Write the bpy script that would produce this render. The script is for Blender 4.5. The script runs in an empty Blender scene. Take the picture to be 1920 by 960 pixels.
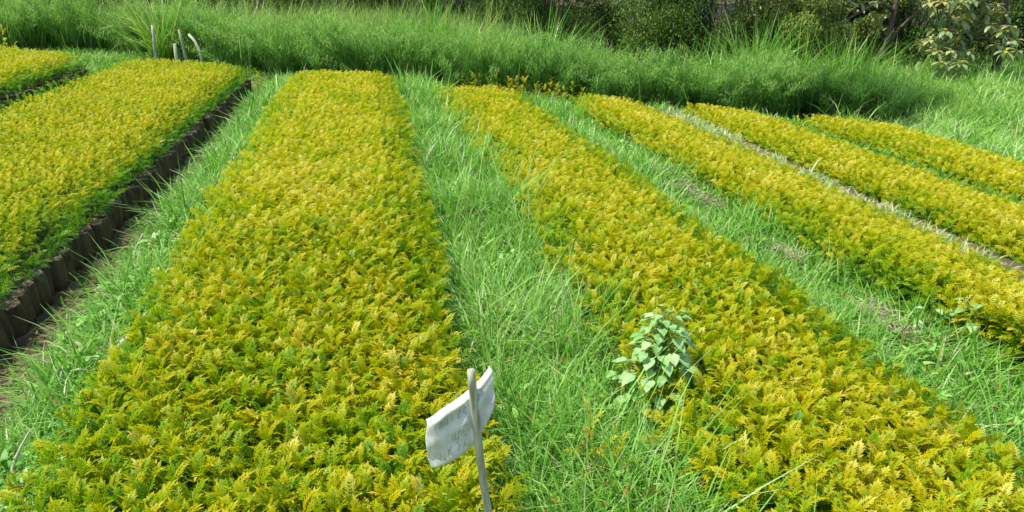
import bpy, math, random
import numpy as np
from mathutils import Matrix, Vector
C = bpy.context.scene
col = C.collection
rad = math.radians

# ------------------------------------------------------------------ camera
H = 1.63
PITCH, YAW = 21.32, 10.6
cam_d = bpy.data.cameras.new("camera")
cam_d.sensor_width = 36.0
cam_d.lens = 25.7
cam_d.clip_start = 0.05
cam_d.clip_end = 500
cam = bpy.data.objects.new("camera", cam_d)
cam.location = (0, 0, H)
cam.rotation_euler = (rad(90 - PITCH), 0, rad(-YAW))
col.objects.link(cam)
C.camera = cam

# ------------------------------------------------------------------ light
SUN_EL, SUN_AZ = 65.0, -83.0          # azimuth measured from +Y towards +X
w = bpy.data.worlds.new("World")
C.world = w
w.use_nodes = True
nt = w.node_tree
nt.nodes.clear()
sky = nt.nodes.new("ShaderNodeTexSky")
sky.sky_type = 'NISHITA'
sky.sun_disc = False
sky.sun_elevation = rad(SUN_EL)
sky.sun_rotation = rad(SUN_AZ)
bg = nt.nodes.new("ShaderNodeBackground")
bg.inputs[1].default_value = 0.15
wo = nt.nodes.new("ShaderNodeOutputWorld")
nt.links.new(sky.outputs[0], bg.inputs[0])
nt.links.new(bg.outputs[0], wo.inputs[0])
sd = bpy.data.lights.new("sun", 'SUN')
sd.energy = 3.7
sd.angle = rad(0.5)
sd.color = (1.0, 0.95, 0.86)
sun = bpy.data.objects.new("sun", sd)
sdir = Vector((math.sin(rad(SUN_AZ)) * math.cos(rad(SUN_EL)), math.cos(rad(SUN_AZ)) * math.cos(rad(SUN_EL)), math.sin(rad(SUN_EL))))
sun.rotation_euler = sdir.to_track_quat('Z', 'Y').to_euler()
sun.location = (-6, 4, 12)
col.objects.link(sun)
C.view_settings.view_transform = 'Standard'
C.view_settings.look = 'None'
C.view_settings.exposure = 0.68
C.view_settings.gamma = 1.0
C.render.engine = 'CYCLES'
C.cycles.max_bounces = 6
C.cycles.diffuse_bounces = 3
C.cycles.glossy_bounces = 2
C.cycles.transmission_bounces = 4

rng = np.random.default_rng(7)

# ------------------------------------------------------------------ terrain
def smooth(a, b, x):
    t = np.clip((x - a) / (b - a), 0, 1)
    return t * t * (3 - 2 * t)

def noise(x, y, s=1.0, seed=0):
    r = np.random.default_rng(100 + seed)
    v = 0
    for k in range(6):
        a = r.uniform(0, 6.283); f = s * r.uniform(0.6, 2.2); p = r.uniform(0, 6.283)
        v = v + np.sin((x * math.cos(a) + y * math.sin(a)) * f + p)
    return v / 3.2

def G(X, Y):
    X = np.asarray(X, float); Y = np.asarray(Y, float)
    z = np.where(X > 0, -0.085 * np.minimum(X, 9.0), -0.02 * np.maximum(X, -8))
    z = z - 0.15 * smooth(-1.36, -1.56, X) * smooth(-2.30, -2.08, X) * smooth(13.2, 12.2, Y)
    z = z + 0.18 * smooth(3.55, 3.75, X) * smooth(4.35, 4.1, X) * smooth(10.3, 9.6, Y) * smooth(0.5, 1.2, Y)
    z = z + 0.18 * smooth(5.0, 5.2, X) * smooth(5.65, 5.45, X) * smooth(10.0, 9.3, Y)       # trench by the raised bed
    z = z + 0.28 * smooth(8.5, 11.0, X) * smooth(3.0, 7.0, Y)                                  # bank on the right
    z = z + 1.6 * smooth(15.5, 40, Y) + 0.012 * noise(X, Y, 3.0, 1)
    return z

# ------------------------------------------------------------------ mesh buffers
class Buf:
    def __init__(s):
        s.v = []; s.t = []; s.f = []; s.n = []; s.base = 0
    def add(s, v, t, f, n):
        """v (N,3), t (N,), f flat loop indices, n face sizes"""
        s.v.append(np.asarray(v, np.float32)); s.t.append(np.asarray(t, np.float32))
        s.f.append(np.asarray(f, np.int64) + s.base); s.n.append(np.asarray(n, np.int64))
        s.base += len(v)
    def arrays(s):
        return np.concatenate(s.v), np.concatenate(s.t), np.concatenate(s.f), np.concatenate(s.n)
    def mesh(s, name, mat, smooth_shade=False):
        v, t, f, n = s.arrays()
        me = bpy.data.meshes.new(name)
        me.vertices.add(len(v)); me.vertices.foreach_set("co", v.ravel())
        me.loops.add(len(f)); me.loops.foreach_set("vertex_index", f.astype(np.int32))
        me.polygons.add(len(n))
        st = np.zeros(len(n), np.int32); st[1:] = np.cumsum(n)[:-1]
        me.polygons.foreach_set("loop_start", st)
        if smooth_shade:
            me.polygons.foreach_set("use_smooth", np.ones(len(n), bool))
        at = me.attributes.new("tint", 'FLOAT', 'POINT')
        at.data.foreach_set("value", t)
        me.update(calc_edges=True)
        me.materials.append(mat)
        return me

def link(name, me, parent=None, loc=(0, 0, 0)):
    o = bpy.data.objects.new(name, me)
    col.objects.link(o)
    if parent is not None: o.parent = parent
    o.location = loc
    return o

def tag(o, label=None, cat=None, group=None, kind=None):
    if label: o["label"] = label
    if cat: o["category"] = cat
    if group: o["group"] = group
    if kind: o["kind"] = kind
    return o

def empty(name, loc=(0, 0, 0), rz=0.0):
    o = bpy.data.objects.new(name, None)
    o.empty_display_size = 0.1
    o.location = loc; o.rotation_euler = (0, 0, rz)
    col.objects.link(o)
    return o

def copy_tree(src, loc, rz=0.0, sc=1.0):
    r = src.copy(); col.objects.link(r)
    r.location = loc; r.rotation_euler = (0, 0, rz)
    r.scale = sc if isinstance(sc, tuple) else (sc, sc, sc)
    for ch in [o for o in src.children]:
        c = ch.copy(); col.objects.link(c); c.parent = r
    return r

def stamp(buf, tm, loc, rz, tilt_az, tilt, sc, toff):
    """copy template tm=(v,t,f,n) to N places inside one mesh"""
    v, t, f, n = tm
    N = len(loc)
    if N == 0: return
    a = tilt_az; c = np.cos(tilt); s_ = np.sin(tilt)
    kx, ky = -np.sin(a), np.cos(a)       # horizontal axis; tilts towards azimuth a
    R = np.empty((N, 3, 3))
    R[:, 0, 0] = c + kx * kx * (1 - c); R[:, 0, 1] = kx * ky * (1 - c); R[:, 0, 2] = ky * s_
    R[:, 1, 0] = kx * ky * (1 - c); R[:, 1, 1] = c + ky * ky * (1 - c); R[:, 1, 2] = -kx * s_
    R[:, 2, 0] = -ky * s_; R[:, 2, 1] = kx * s_; R[:, 2, 2] = c
    Z = np.zeros((N, 3, 3)); Z[:, 0, 0] = np.cos(rz); Z[:, 0, 1] = -np.sin(rz); Z[:, 1, 0] = np.sin(rz); Z[:, 1, 1] = np.cos(rz); Z[:, 2, 2] = 1
    M = (R @ Z) * np.asarray(sc)[:, None, None]
    P = np.einsum('nij,kj->nki', M, v) + np.asarray(loc)[:, None, :]
    T = np.clip(t[None, :] + np.asarray(toff)[:, None], 0, 1)
    F = (f[None, :] + (np.arange(N) * len(v))[:, None]).ravel()
    buf.add(P.reshape(-1, 3), T.ravel(), F, np.tile(n, N))

def blades(buf, base, az, length, width, lean, curl, t, twist=None, segs=3):
    """tapering, arching grass blades; lean = start angle from vertical, curl = extra angle at tip"""
    N = len(base)
    if N == 0: return
    d = np.stack([np.cos(az), np.sin(az)], 1)
    tw = az + np.pi / 2 if twist is None else twist
    side = np.stack([np.cos(tw), np.sin(tw), np.zeros(N)], 1)
    pts = [np.array(base, float)]
    cur = np.array(base, float)
    for k in range(segs):
        ang = lean + curl * (k + 0.5) / segs
        st = (length / segs)[:, None]
        cur = cur + np.concatenate([d * np.sin(ang)[:, None], np.cos(ang)[:, None]], 1) * st
        pts.append(cur)
    V = []; T = []
    for k in range(segs):
        wd = (width * (1 - 0.75 * (k / segs) ** 1.6) * 0.5)[:, None]
        V += [pts[k] - side * wd, pts[k] + side * wd]
        T += [t - 0.12 + 0.2 * k / segs] * 2
    V.append(pts[segs]); T.append(t + 0.12)
    nv = 2 * segs + 1
    V = np.stack(V, 1).reshape(-1, 3); T = np.clip(np.stack(T, 1).ravel(), 0, 1)
    loops = []; cnt = []
    for k in range(segs - 1):
        loops += [2 * k, 2 * k + 1, 2 * k + 3, 2 * k + 2]; cnt.append(4)
    loops += [2 * segs - 2, 2 * segs - 1, 2 * segs]; cnt.append(3)
    loops = np.array(loops)
    F = (loops[None, :] + (np.arange(N) * nv)[:, None]).ravel()
    buf.add(V, T, F, np.tile(cnt, N))

def tube(buf, pts, rads, seg=8, t=0.5, cap=True):
    pts = [Vector(p) for p in pts]
    V = []
    up = Vector((0.3, 1, 0.1)).normalized()
    for i, p in enumerate(pts):
        d = (pts[min(i + 1, len(pts) - 1)] - pts[max(i - 1, 0)]).normalized()
        a = d.cross(up)
        if a.length < 0.1: a = d.cross(Vector((1, 0, 0)))
        a.normalize(); b = d.cross(a)
        for k in range(seg):
            th = 6.28318 * k / seg
            V.append(p + (a * math.cos(th) + b * math.sin(th)) * rads[i])
    F = []; n = []
    for i in range(len(pts) - 1):
        for k in range(seg):
            k2 = (k + 1) % seg
            F += [i * seg + k, i * seg + k2, (i + 1) * seg + k2, (i + 1) * seg + k]; n.append(4)
    if cap:
        F += list(range(seg))[::-1]; n.append(seg)
        F += list(range((len(pts) - 1) * seg, len(pts) * seg)); n.append(seg)
    buf.add(np.array([tuple(v) for v in V]), np.full(len(V), t), F, n)

# ------------------------------------------------------------------ materials
def leaf_mat(name, stops, trans=0.35, rough=0.45, spec=0.35, nscale=0, tcol=1.15):
    m = bpy.data.materials.new(name); m.use_nodes = True
    N = m.node_tree; N.nodes.clear(); L = N.links
    at = N.nodes.new("ShaderNodeAttribute"); at.attribute_name = "tint"
    rp = N.nodes.new("ShaderNodeValToRGB")
    els = rp.color_ramp.elements
    els[0].position = stops[0][0]; els[0].color = (*stops[0][1], 1)
    els[1].position = stops[-1][0]; els[1].color = (*stops[-1][1], 1)
    for p, c in stops[1:-1]:
        e = els.new(p); e.color = (*c, 1)
    L.new(at.outputs["Fac"], rp.inputs[0])
    src = rp.outputs[0]
    if nscale:
        tc = N.nodes.new("ShaderNodeTexCoord"); nz = N.nodes.new("ShaderNodeTexNoise")
        nz.inputs["Scale"].default_value = nscale; nz.inputs["Detail"].default_value = 2
        L.new(tc.outputs["Object"], nz.inputs["Vector"])
        mr = N.nodes.new("ShaderNodeMapRange"); mr.inputs[1].default_value = 0.3; mr.inputs[2].default_value = 0.7
        mr.inputs[3].default_value = 0.7; mr.inputs[4].default_value = 1.3
        L.new(nz.outputs[0], mr.inputs[0])
        mx = N.nodes.new("ShaderNodeVectorMath"); mx.operation = 'SCALE'
        L.new(src, mx.inputs[0]); L.new(mr.outputs[0], mx.inputs["Scale"])
        src = mx.outputs[0]
    p = N.nodes.new("ShaderNodeBsdfPrincipled")
    p.inputs["Roughness"].default_value = rough
    p.inputs["Specular IOR Level"].default_value = spec
    L.new(src, p.inputs["Base Color"])
    tr = N.nodes.new("ShaderNodeBsdfTranslucent")
    sc = N.nodes.new("ShaderNodeVectorMath"); sc.operation = 'MULTIPLY'
    sc.inputs[1].default_value = (tcol, tcol * 1.05, tcol * 0.6)
    L.new(src, sc.inputs[0]); L.new(sc.outputs[0], tr.inputs[0])
    mix = N.nodes.new("ShaderNodeMixShader"); mix.inputs[0].default_value = trans
    L.new(p.outputs[0], mix.inputs[1]); L.new(tr.outputs[0], mix.inputs[2])
    o = N.nodes.new("ShaderNodeOutputMaterial"); L.new(mix.outputs[0], o.inputs[0])
    return m

def solid_mat(name, c1, c2, scale=8.0, rough=0.9, bump=0.3, stretch=(1, 1, 1), spec=0.2, detail=6):
    m = bpy.data.materials.new(name); m.use_nodes = True
    N = m.node_tree; L = N.links; p = N.nodes["Principled BSDF"]
    p.inputs["Roughness"].default_value = rough
    p.inputs["Specular IOR Level"].default_value = spec
    tc = N.nodes.new("ShaderNodeTexCoord"); mp = N.nodes.new("ShaderNodeMapping")
    mp.inputs["Scale"].default_value = stretch
    nz = N.nodes.new("ShaderNodeTexNoise"); nz.inputs["Scale"].default_value = scale; nz.inputs["Detail"].default_value = detail
    rp = N.nodes.new("ShaderNodeValToRGB")
    rp.color_ramp.elements[0].position = 0.33; rp.color_ramp.elements[0].color = (*c1, 1)
    rp.color_ramp.elements[1].position = 0.68; rp.color_ramp.elements[1].color = (*c2, 1)
    L.new(tc.outputs["Object"], mp.inputs[0]); L.new(mp.outputs[0], nz.inputs["Vector"])
    L.new(nz.outputs[0], rp.inputs[0]); L.new(rp.outputs[0], p.inputs["Base Color"])
    if bump:
        b = N.nodes.new("ShaderNodeBump"); b.inputs["Strength"].default_value = bump; b.inputs["Distance"].default_value = 0.02
        L.new(nz.outputs[0], b.inputs["Height"]); L.new(b.outputs[0], p.inputs["Normal"])
    return m

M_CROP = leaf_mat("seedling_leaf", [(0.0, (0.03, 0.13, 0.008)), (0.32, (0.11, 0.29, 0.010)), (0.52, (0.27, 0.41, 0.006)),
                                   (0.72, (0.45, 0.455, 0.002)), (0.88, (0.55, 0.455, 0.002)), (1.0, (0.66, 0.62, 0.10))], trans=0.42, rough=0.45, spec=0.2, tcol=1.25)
M_GRASS = leaf_mat("grass_blade", [(0.0, (0.07, 0.22, 0.015)), (0.5, (0.20, 0.44, 0.045)), (0.8, (0.38, 0.62, 0.15)), (0.93, (0.42, 0.52, 0.22)), (1.0, (0.62, 0.56, 0.34))], trans=0.34, rough=0.42, spec=0.32)  # the light green stop also paints in the whitish sheen of glossy blades
M_REED = leaf_mat("reed_blade", [(0.0, (0.035, 0.12, 0.012)), (0.5, (0.10, 0.30, 0.03)), (0.8, (0.26, 0.46, 0.06)), (1.0, (0.55, 0.52, 0.22))], trans=0.35, rough=0.4, spec=0.4)
M_FEATHER = leaf_mat("feathery_foliage", [(0.0, (0.03, 0.10, 0.012)), (0.5, (0.13, 0.31, 0.045)), (0.8, (0.27, 0.50, 0.10)), (1.0, (0.42, 0.56, 0.16))], trans=0.42, rough=0.5, spec=0.25)
M_DARK = leaf_mat("bush_leaf", [(0.0, (0.022, 0.06, 0.006)), (0.5, (0.09, 0.19, 0.022)), (0.8, (0.22, 0.32, 0.05)), (1.0, (0.30, 0.30, 0.12))], trans=0.25, rough=0.5, spec=0.3)
M_BROAD = leaf_mat("broad_leaf", [(0.0, (0.04, 0.09, 0.02)), (0.5, (0.20, 0.28, 0.10)), (0.8, (0.42, 0.46, 0.22)), (1.0, (0.50, 0.40, 0.03))], trans=0.25, rough=0.38, spec=0.5)
M_HEART = leaf_mat("heart_leaf", [(0.0, (0.12, 0.32, 0.05)), (0.5, (0.28, 0.50, 0.15)), (1.0, (0.50, 0.68, 0.30))], trans=0.28, rough=0.5, spec=0.35, nscale=60)
M_STRAW = leaf_mat("dry_straw", [(0.0, (0.20, 0.15, 0.08)), (0.5, (0.45, 0.40, 0.26)), (1.0, (0.75, 0.72, 0.58))], trans=0.15, rough=0.7, spec=0.2)
M_GROUND = solid_mat("soil_ground", (0.06, 0.044, 0.022), (0.17, 0.125, 0.065), 5.0, bump=0.6)
M_BEDSOIL = solid_mat("bed_soil", (0.05, 0.036, 0.018), (0.13, 0.095, 0.05), 14.0, bump=0.8)
M_BAG = solid_mat("soil_bag", (0.045, 0.034, 0.016), (0.13, 0.10, 0.048), 22.0, rough=0.6, bump=0.5, stretch=(1, 1, 0.3), spec=0.4)  # bag brown darkened to paint in the shade along the trench
M_BARK = solid_mat("bark", (0.05, 0.035, 0.022), (0.17, 0.13, 0.09), 9.0, bump=0.8, stretch=(4, 4, 0.7))
M_PALEWOOD = solid_mat("weathered_wood", (0.26, 0.27, 0.15), (0.60, 0.60, 0.42), 30.0, bump=0.4, stretch=(3, 3, 0.25))
M_TWIG = solid_mat("green_stem", (0.06, 0.12, 0.03), (0.16, 0.24, 0.07), 30.0, bump=0.1)

# ------------------------------------------------------------------ ground: one sheet to the horizon
def ground():
    xs = np.concatenate([np.linspace(-150, -12, 14), np.linspace(-11, 16, 271), np.linspace(18, 150, 14)])
    ys = np.concatenate([np.linspace(-150, -3, 14), np.linspace(-2, 22, 201), np.linspace(24, 200, 20)])
    X, Y = np.meshgrid(xs, ys)
    Z = G(X, Y)
    v = np.stack([X, Y, Z], -1).reshape(-1, 3)
    nx, ny = len(xs), len(ys)
    i, j = np.meshgrid(np.arange(nx - 1), np.arange(ny - 1))
    a = (j * nx + i).ravel()
    f = np.stack([a, a + 1, a + nx + 1, a + nx], 1).ravel()
    b = Buf(); b.add(v, np.zeros(len(v)), f, np.full(len(a), 4))
    o = link("ground", b.mesh("ground", M_GROUND, True))
    tag(o, kind="structure")
ground()

# ------------------------------------------------------------------ seedling templates
def frond(V, T, F, n, r, base, az, el, L, pairs, lw, ll, t0, droop=0.9, lob=True):
    """one pinnate leaf: a rachis with pairs of pointed leaflets"""
    steps = pairs + 1
    p = np.array(base, float); ang = el
    side = np.array([-math.sin(az), math.cos(az), 0.0])
    pos = []; tan = []
    for k in range(steps + 1):
        d = np.array([math.cos(az) * math.cos(ang), math.sin(az) * math.cos(ang), math.sin(ang)])
        pos.append(p.copy()); tan.append(d)
        p = p + d * (L / steps); ang -= droop / steps
    def leaflet(p0, d, nrm, l, wd, t):
        i0 = len(V)
        s = np.cross(d, nrm); s = s / (np.linalg.norm(s) + 1e-9)
        V.extend([p0, p0 + d * l * 0.45 + s * wd * 0.5, p0 + d * l - nrm * l * 0.12, p0 + d * l * 0.45 - s * wd * 0.5])
        T.extend([t - 0.10, t, t + 0.08, t]); F.extend([i0, i0 + 1, i0 + 2, i0 + 3]); n.append(4)
    # rachis
    i0 = len(V)
    for k in range(0, steps + 1):
        wdt = 0.0016 * (1 - 0.7 * k / steps)
        V.extend([pos[k] - side * wdt, pos[k] + side * wdt]); T.extend([t0 - 0.15, t0 - 0.15])
    for k in range(steps):
        F.extend([i0 + 2 * k, i0 + 2 * k + 1, i0 + 2 * k + 3, i0 + 2 * k + 2]); n.append(4)
    for k in range(1, steps):
        s = k / steps
        env = math.sin(math.pi * min(1, 0.18 + 0.80 * s)) ** 0.6
        nrm = np.cross(tan[k], side)
        if nrm[2] < 0: nrm = -nrm
        for sg in (-1, 1):
            a = math.radians(48 + r.uniform(-9, 9))
            d = tan[k] * math.cos(a) + side * sg * math.sin(a) + nrm * r.uniform(0.0, 0.28)
            d /= np.linalg.norm(d)
            l = ll * env * r.uniform(0.85, 1.15)
            tt = t0 + r.uniform(-0.05, 0.07)
            leaflet(pos[k], d, nrm, l, lw, tt)
            if lob:   # a small side lobe half-way along the leaflet
                d2 = d * math.cos(0.75) + np.cross(nrm, d) * (-sg) * math.sin(0.75)
                leaflet(pos[k] + d * l * 0.35, d2, nrm, l * 0.5, lw * 0.8, tt - 0.02)
    leaflet(pos[-2], tan[-1], np.cross(tan[-1], side) * (1 if np.cross(tan[-1], side)[2] > 0 else -1), ll, lw, t0 + 0.1)

def seedling(seed, lod):
    r = np.random.default_rng(seed)
    V, T, F, n = [], [], [], []
    nf, pairs, lw, ll = [(11, 7, 0.0070, 0.027), (10, 5, 0.0075, 0.025), (8, 4, 0.0100, 0.026)][lod]
    az = r.uniform(0, 6.28)
    for k in range(nf):
        s = k / (nf - 1)
        az += 2.4 + r.uniform(-0.3, 0.3)
        el = math.radians(5 + 74 * s ** 1.1 + r.uniform(-12, 12))
        L = r.uniform(0.072, 0.108) * (1.0 - 0.25 * s)
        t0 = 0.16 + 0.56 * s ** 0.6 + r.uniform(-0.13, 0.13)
        if r.random() < 0.025: t0 = 0.93
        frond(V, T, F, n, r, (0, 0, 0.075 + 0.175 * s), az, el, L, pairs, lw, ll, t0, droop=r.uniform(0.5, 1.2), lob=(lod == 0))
    # stem
    i0 = len(V)
    for a, b in ((0, 0.003), (0.25, 0.002)):
        for q in range(3): V.append(np.array([b * math.cos(q * 2.1), b * math.sin(q * 2.1), a])); T.append(0.15)
    for q in range(3):
        q2 = (q + 1) % 3; F.extend([i0 + q, i0 + q2, i0 + 3 + q2, i0 + 3 + q]); n.append(4)
    return np.array(V), np.array(T), np.array(F), np.array(n)

SEED = [[seedling(10 * l + k, l) for k in range((7, 6, 5)[l])] for l in range(3)]
INS = 0.065    # the outermost seedlings stand this far inside the crown's edge
PH = 0.34    # nominal height of a seedling crown

def make_bed(label, xl, xr, y0, yend_l, yend_r, hl, hr, ph=1.0, bag_side=None, spacing=0.0435, gappy=0.0, seed=0, toff=0.0, skirt=0.0, flare=0.0, insl=None, shear=0.0):
    SH = lambda y: shear * np.clip((np.asarray(y, float) - 5.5) / 4.0, 0, 1.1)
    insl = INS if insl is None else insl
    """hl, hr: height of the camera above the crown surface at either edge"""
    r = np.random.default_rng(500 + seed)
    xc = (xl + xr) / 2; yc = (y0 + yend_l) / 2
    zg = float(G(xc, yc))
    root = empty("seedling_bed", (xc, yc, zg))
    tag(root, label, "nursery bed", "long beds of yellow seedlings")
    org = np.array([xc, yc, zg])
    top = lambda X: H - (hl + (hr - hl) * (X - xl) / (xr - xl))
    # soil body: raised block with rounded edges and lumps
    ny = 90; prof = [(-0.02, 0.0), (0.0, 0.5), (0.03, 0.95), (0.10, 1.0)]
    b = Buf(); V = []
    inner = [0.10 + (xr - xl - 0.20) * k / 8 for k in range(1, 8)]
    cs = [(xl + a, h) for a, h in prof] + [(xl + a, 1.0) for a in inner] + [(xr - a, h) for a, h in prof[::-1]]
    for j in range(ny + 1):
        s = j / ny
        for k, (x, h) in enumerate(cs):
            yend = yend_l + (yend_r - yend_l) * (x - xl) / (xr - xl)
            y = y0 + (yend - 0.03 - y0) * s
            g = float(G(x, y)) - 0.03
            zt = top(x) - PH * ph
            if j in (0, ny): h = 0.0
            V.append((x + float(SH(y)), y, g + (zt - g) * h + 0.008 * math.sin(j * 1.7 + k * 2.3)))
    m = len(cs); F = []
    for j in range(ny):
        for k in range(m - 1):
            F += [j * m + k, j * m + k + 1, (j + 1) * m + k + 1, (j + 1) * m + k]
    b.add(np.array(V) - org, np.zeros(len(V)), F, np.full(ny * (m - 1), 4))
    link("soil", b.mesh("soil", M_BEDSOIL, True), root)
    # seedlings
    fol = Buf()
    def yend_at(x): return yend_l + (yend_r - yend_l) * (x - xl) / (xr - xl)
    y = y0 + 0.04
    P = []
    while y < max(yend_l, yend_r):
        sp = spacing * (1.0 + 0.018 * max(0, y - 4))
        nx_ = int((xr - xl) / sp) + 1
        for i in range(nx_ + 1):
            x = xl + insl + (xr - xl - INS - insl) * i / nx_
            if y > yend_at(x) - 0.03: continue
            P.append((x + r.normal(0, sp * 0.28), y + r.normal(0, sp * 0.28), i in (0, nx_), x))
        y += sp * 0.95
    P = np.array(P)
    X, Y = P[:, 0].copy(), P[:, 1]
    X += SH(Y)
    X += flare * np.clip((4.6 - Y) / 2.4, 0, 1) * (xr - X) / (xr - xl)
    # slightly wandering edges
    X += 0.035 * noise(X * 0 + seed, Y, 2.2, 20 + seed) * ((P[:, 3] - xc) / (xr - xl) * 2) ** 3
    keep = np.ones(len(X), bool)
    if gappy: keep = ~((noise(X, Y, 5, 40 + seed) < -1.15) & (r.random(len(X)) < gappy))
    X, Y = X[keep], Y[keep]
    n = len(X)
    dist = np.sqrt(X ** 2 + Y ** 2 + 1.7)
    hv = 0.03 * noise(X, Y, 2.6, 3 + seed) + 0.022 * noise(X, Y, 9, 5 + seed) + r.normal(0, 0.014, n)
    sc = ph * (1 + r.normal(0, 0.07, n)) + hv
    Z = top(X) - PH * sc + hv * 0.4
    e = np.minimum(X - SH(Y) - xl - insl, xr - X + SH(Y) - INS)
    edge = np.clip(1 - e / 0.09, 0, 1)
    taz = np.where(X > xc, 0.0, math.pi) + r.normal(0, 0.5, n)
    rnd = r.uniform(0, 6.28, n)
    tilt = np.where(edge > 0, edge * 0.50, 0) + np.abs(r.normal(0, 0.13, n))
    taz = np.where(edge > 0.05, taz, rnd)
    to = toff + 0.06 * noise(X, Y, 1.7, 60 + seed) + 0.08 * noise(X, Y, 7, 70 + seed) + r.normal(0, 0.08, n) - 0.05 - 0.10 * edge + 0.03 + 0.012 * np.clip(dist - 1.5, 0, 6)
    to = np.where(r.random(n) < 0.035, to + 0.30, to)
    to = np.where(r.random(n) < 0.05 * np.clip((6 - dist) / 3, 0, 1), to - 0.28, to)
    lod = np.where(dist < 4.2, 0, np.where(dist < 7.5, 1, 2))
    pick = r.integers(0, 100, n)
    rz = r.uniform(0, 6.28, n)
    for l in range(3):
        T_ = SEED[l]
        for k in range(len(T_)):
            q = (lod == l) & (pick % len(T_) == k)
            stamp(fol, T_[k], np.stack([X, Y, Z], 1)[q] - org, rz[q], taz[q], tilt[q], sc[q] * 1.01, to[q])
    # lower, greener leaves hanging out over the long sides
    if skirt:
        rows = [(-1, xl + INS * .7), (1, xr - INS * .7)]
        if insl > INS: rows += [(-1, xl + INS * .7 + 0.05), (-1, xl + insl - 0.03)]
        for sgn, xe in rows:
            ys = np.arange(y0, yend_at(xe), 0.045 * (1.2))
            k_ = len(ys)
            xs = xe + sgn * (r.uniform(-0.03, 0.03, k_) + (0.035 if bag_side else 0)) + SH(ys) + (flare * np.clip((4.6 - ys) / 2.4, 0, 1) if sgn < 0 else 0)
            zs = top(xs) - PH * ph - 0.0 + r.uniform(-0.05, 0.0, k_)
            a_ = (0 if sgn > 0 else math.pi) + r.normal(0, 0.4, k_)
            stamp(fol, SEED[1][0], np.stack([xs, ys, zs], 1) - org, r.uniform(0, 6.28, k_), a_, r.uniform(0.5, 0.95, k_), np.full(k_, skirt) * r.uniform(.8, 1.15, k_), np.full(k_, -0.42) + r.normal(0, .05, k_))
    o = link("foliage", fol.mesh("foliage", M_CROP), root)
    tag(o, kind="stuff")
    # soil filled bags standing along one side
    if bag_side is not None:
        bm_ = bag_mesh()
        x = xr + 0.035 if bag_side > 0 else xl - 0.035
        step = 0.098
        k = 0; y = y0 + 0.05; ye = yend_at(x) - 0.05
        step = max(step, (ye - y) / 98)
        while y < ye:
            zt = top(x) - PH * ph + 0.01
            zb = float(G(x + 0.05, y)) - 0.01
            ob = link("polybag", bm_, root, (x + r.normal(0, 0.013) - xc, y - yc, zb - zg))
            hgt = zt - zb
            ob.scale = (step / 0.1 * r.uniform(1.0, 1.3), step / 0.1 * r.uniform(1.0, 1.3), hgt / 0.16 * r.uniform(0.82, 1.05))
            ob.rotation_euler = (r.normal(0, 0.07), r.normal(0, 0.07), r.uniform(0, 6.28))
            y += step; k += 1
    return root

_bag = []
def bag_mesh():
    if _bag: return _bag[0]
    b = Buf(); seg = 14; V = []; F = []; n = []
    zs = [0, 0.01, 0.04, 0.08, 0.12, 0.15, 0.16, 0.152, 0.15]
    rs = [0.040, 0.049, 0.051, 0.050, 0.050, 0.047, 0.045, 0.042, 0.001]
    for i, (z, rr) in enumerate(zip(zs, rs)):
        for k in range(seg):
            a = 6.28318 * k / seg
            q = rr * (1 + 0.05 * math.sin(3 * a + i) + 0.03 * math.sin(7 * a + 2 * i))
            V.append((q * math.cos(a), q * math.sin(a), z))
    for i in range(len(zs) - 1):
        for k in range(seg):
            k2 = (k + 1) % seg
            F += [i * seg + k, i * seg + k2, (i + 1) * seg + k2, (i + 1) * seg + k]; n.append(4)
    b.add(np.array(V), np.zeros(len(V)), F, n)
    _bag.append(b.mesh("polybag", M_BAG, True)); return _bag[0]

make_bed("long yellow seedling bed just left of the white cloth marker, running to the hedge", -0.95, 0.20, 0.75, 10.5, 10.8, 1.20, 1.28, seed=1, skirt=0.8)
make_bed("raised seedling bed with a dark wall of soil bags beside the bare trench", -3.47, -1.96, 1.2, 12.0, 12.2, 1.15, 1.32, ph=0.68, bag_side=1, seed=2, skirt=0.85, toff=0.03)
make_bed("short seedling bed end in the top left corner of the photo", -5.7, -4.05, 4.0, 12.5, 11.6, 0.97, 1.06, ph=0.72, bag_side=1, seed=3, skirt=0.85, toff=0.03)
make_bed("seedling bed with the heart-leaved weed growing at its edge", 1.05, 1.98, 0.9, 9.75, 9.9, 1.35, 1.44, seed=4, shear=-0.20, skirt=0.6)
make_bed("seedling bed between the second grassy path and the strip of dry straw", 2.78, 3.66, 1.2, 9.7, 9.5, 1.50, 1.60, seed=5, shear=-0.20, flare=0.14, insl=0.15, skirt=0.7, toff=0.02)
make_bed("seedling bed just beyond the strip of dry straw, before the outermost bed", 4.12, 5.12, 1.6, 9.4, 9.2, 1.62, 1.71, seed=6, shear=-0.14, insl=0.20, skirt=0.75, toff=0.02)
make_bed("outermost seedling bed beside the lush long grass on the bank", 5.57, 6.75, 2.2, 9.1, 8.6, 1.73, 1.84, seed=7, insl=0.17, skirt=0.75, toff=0.02)

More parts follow.
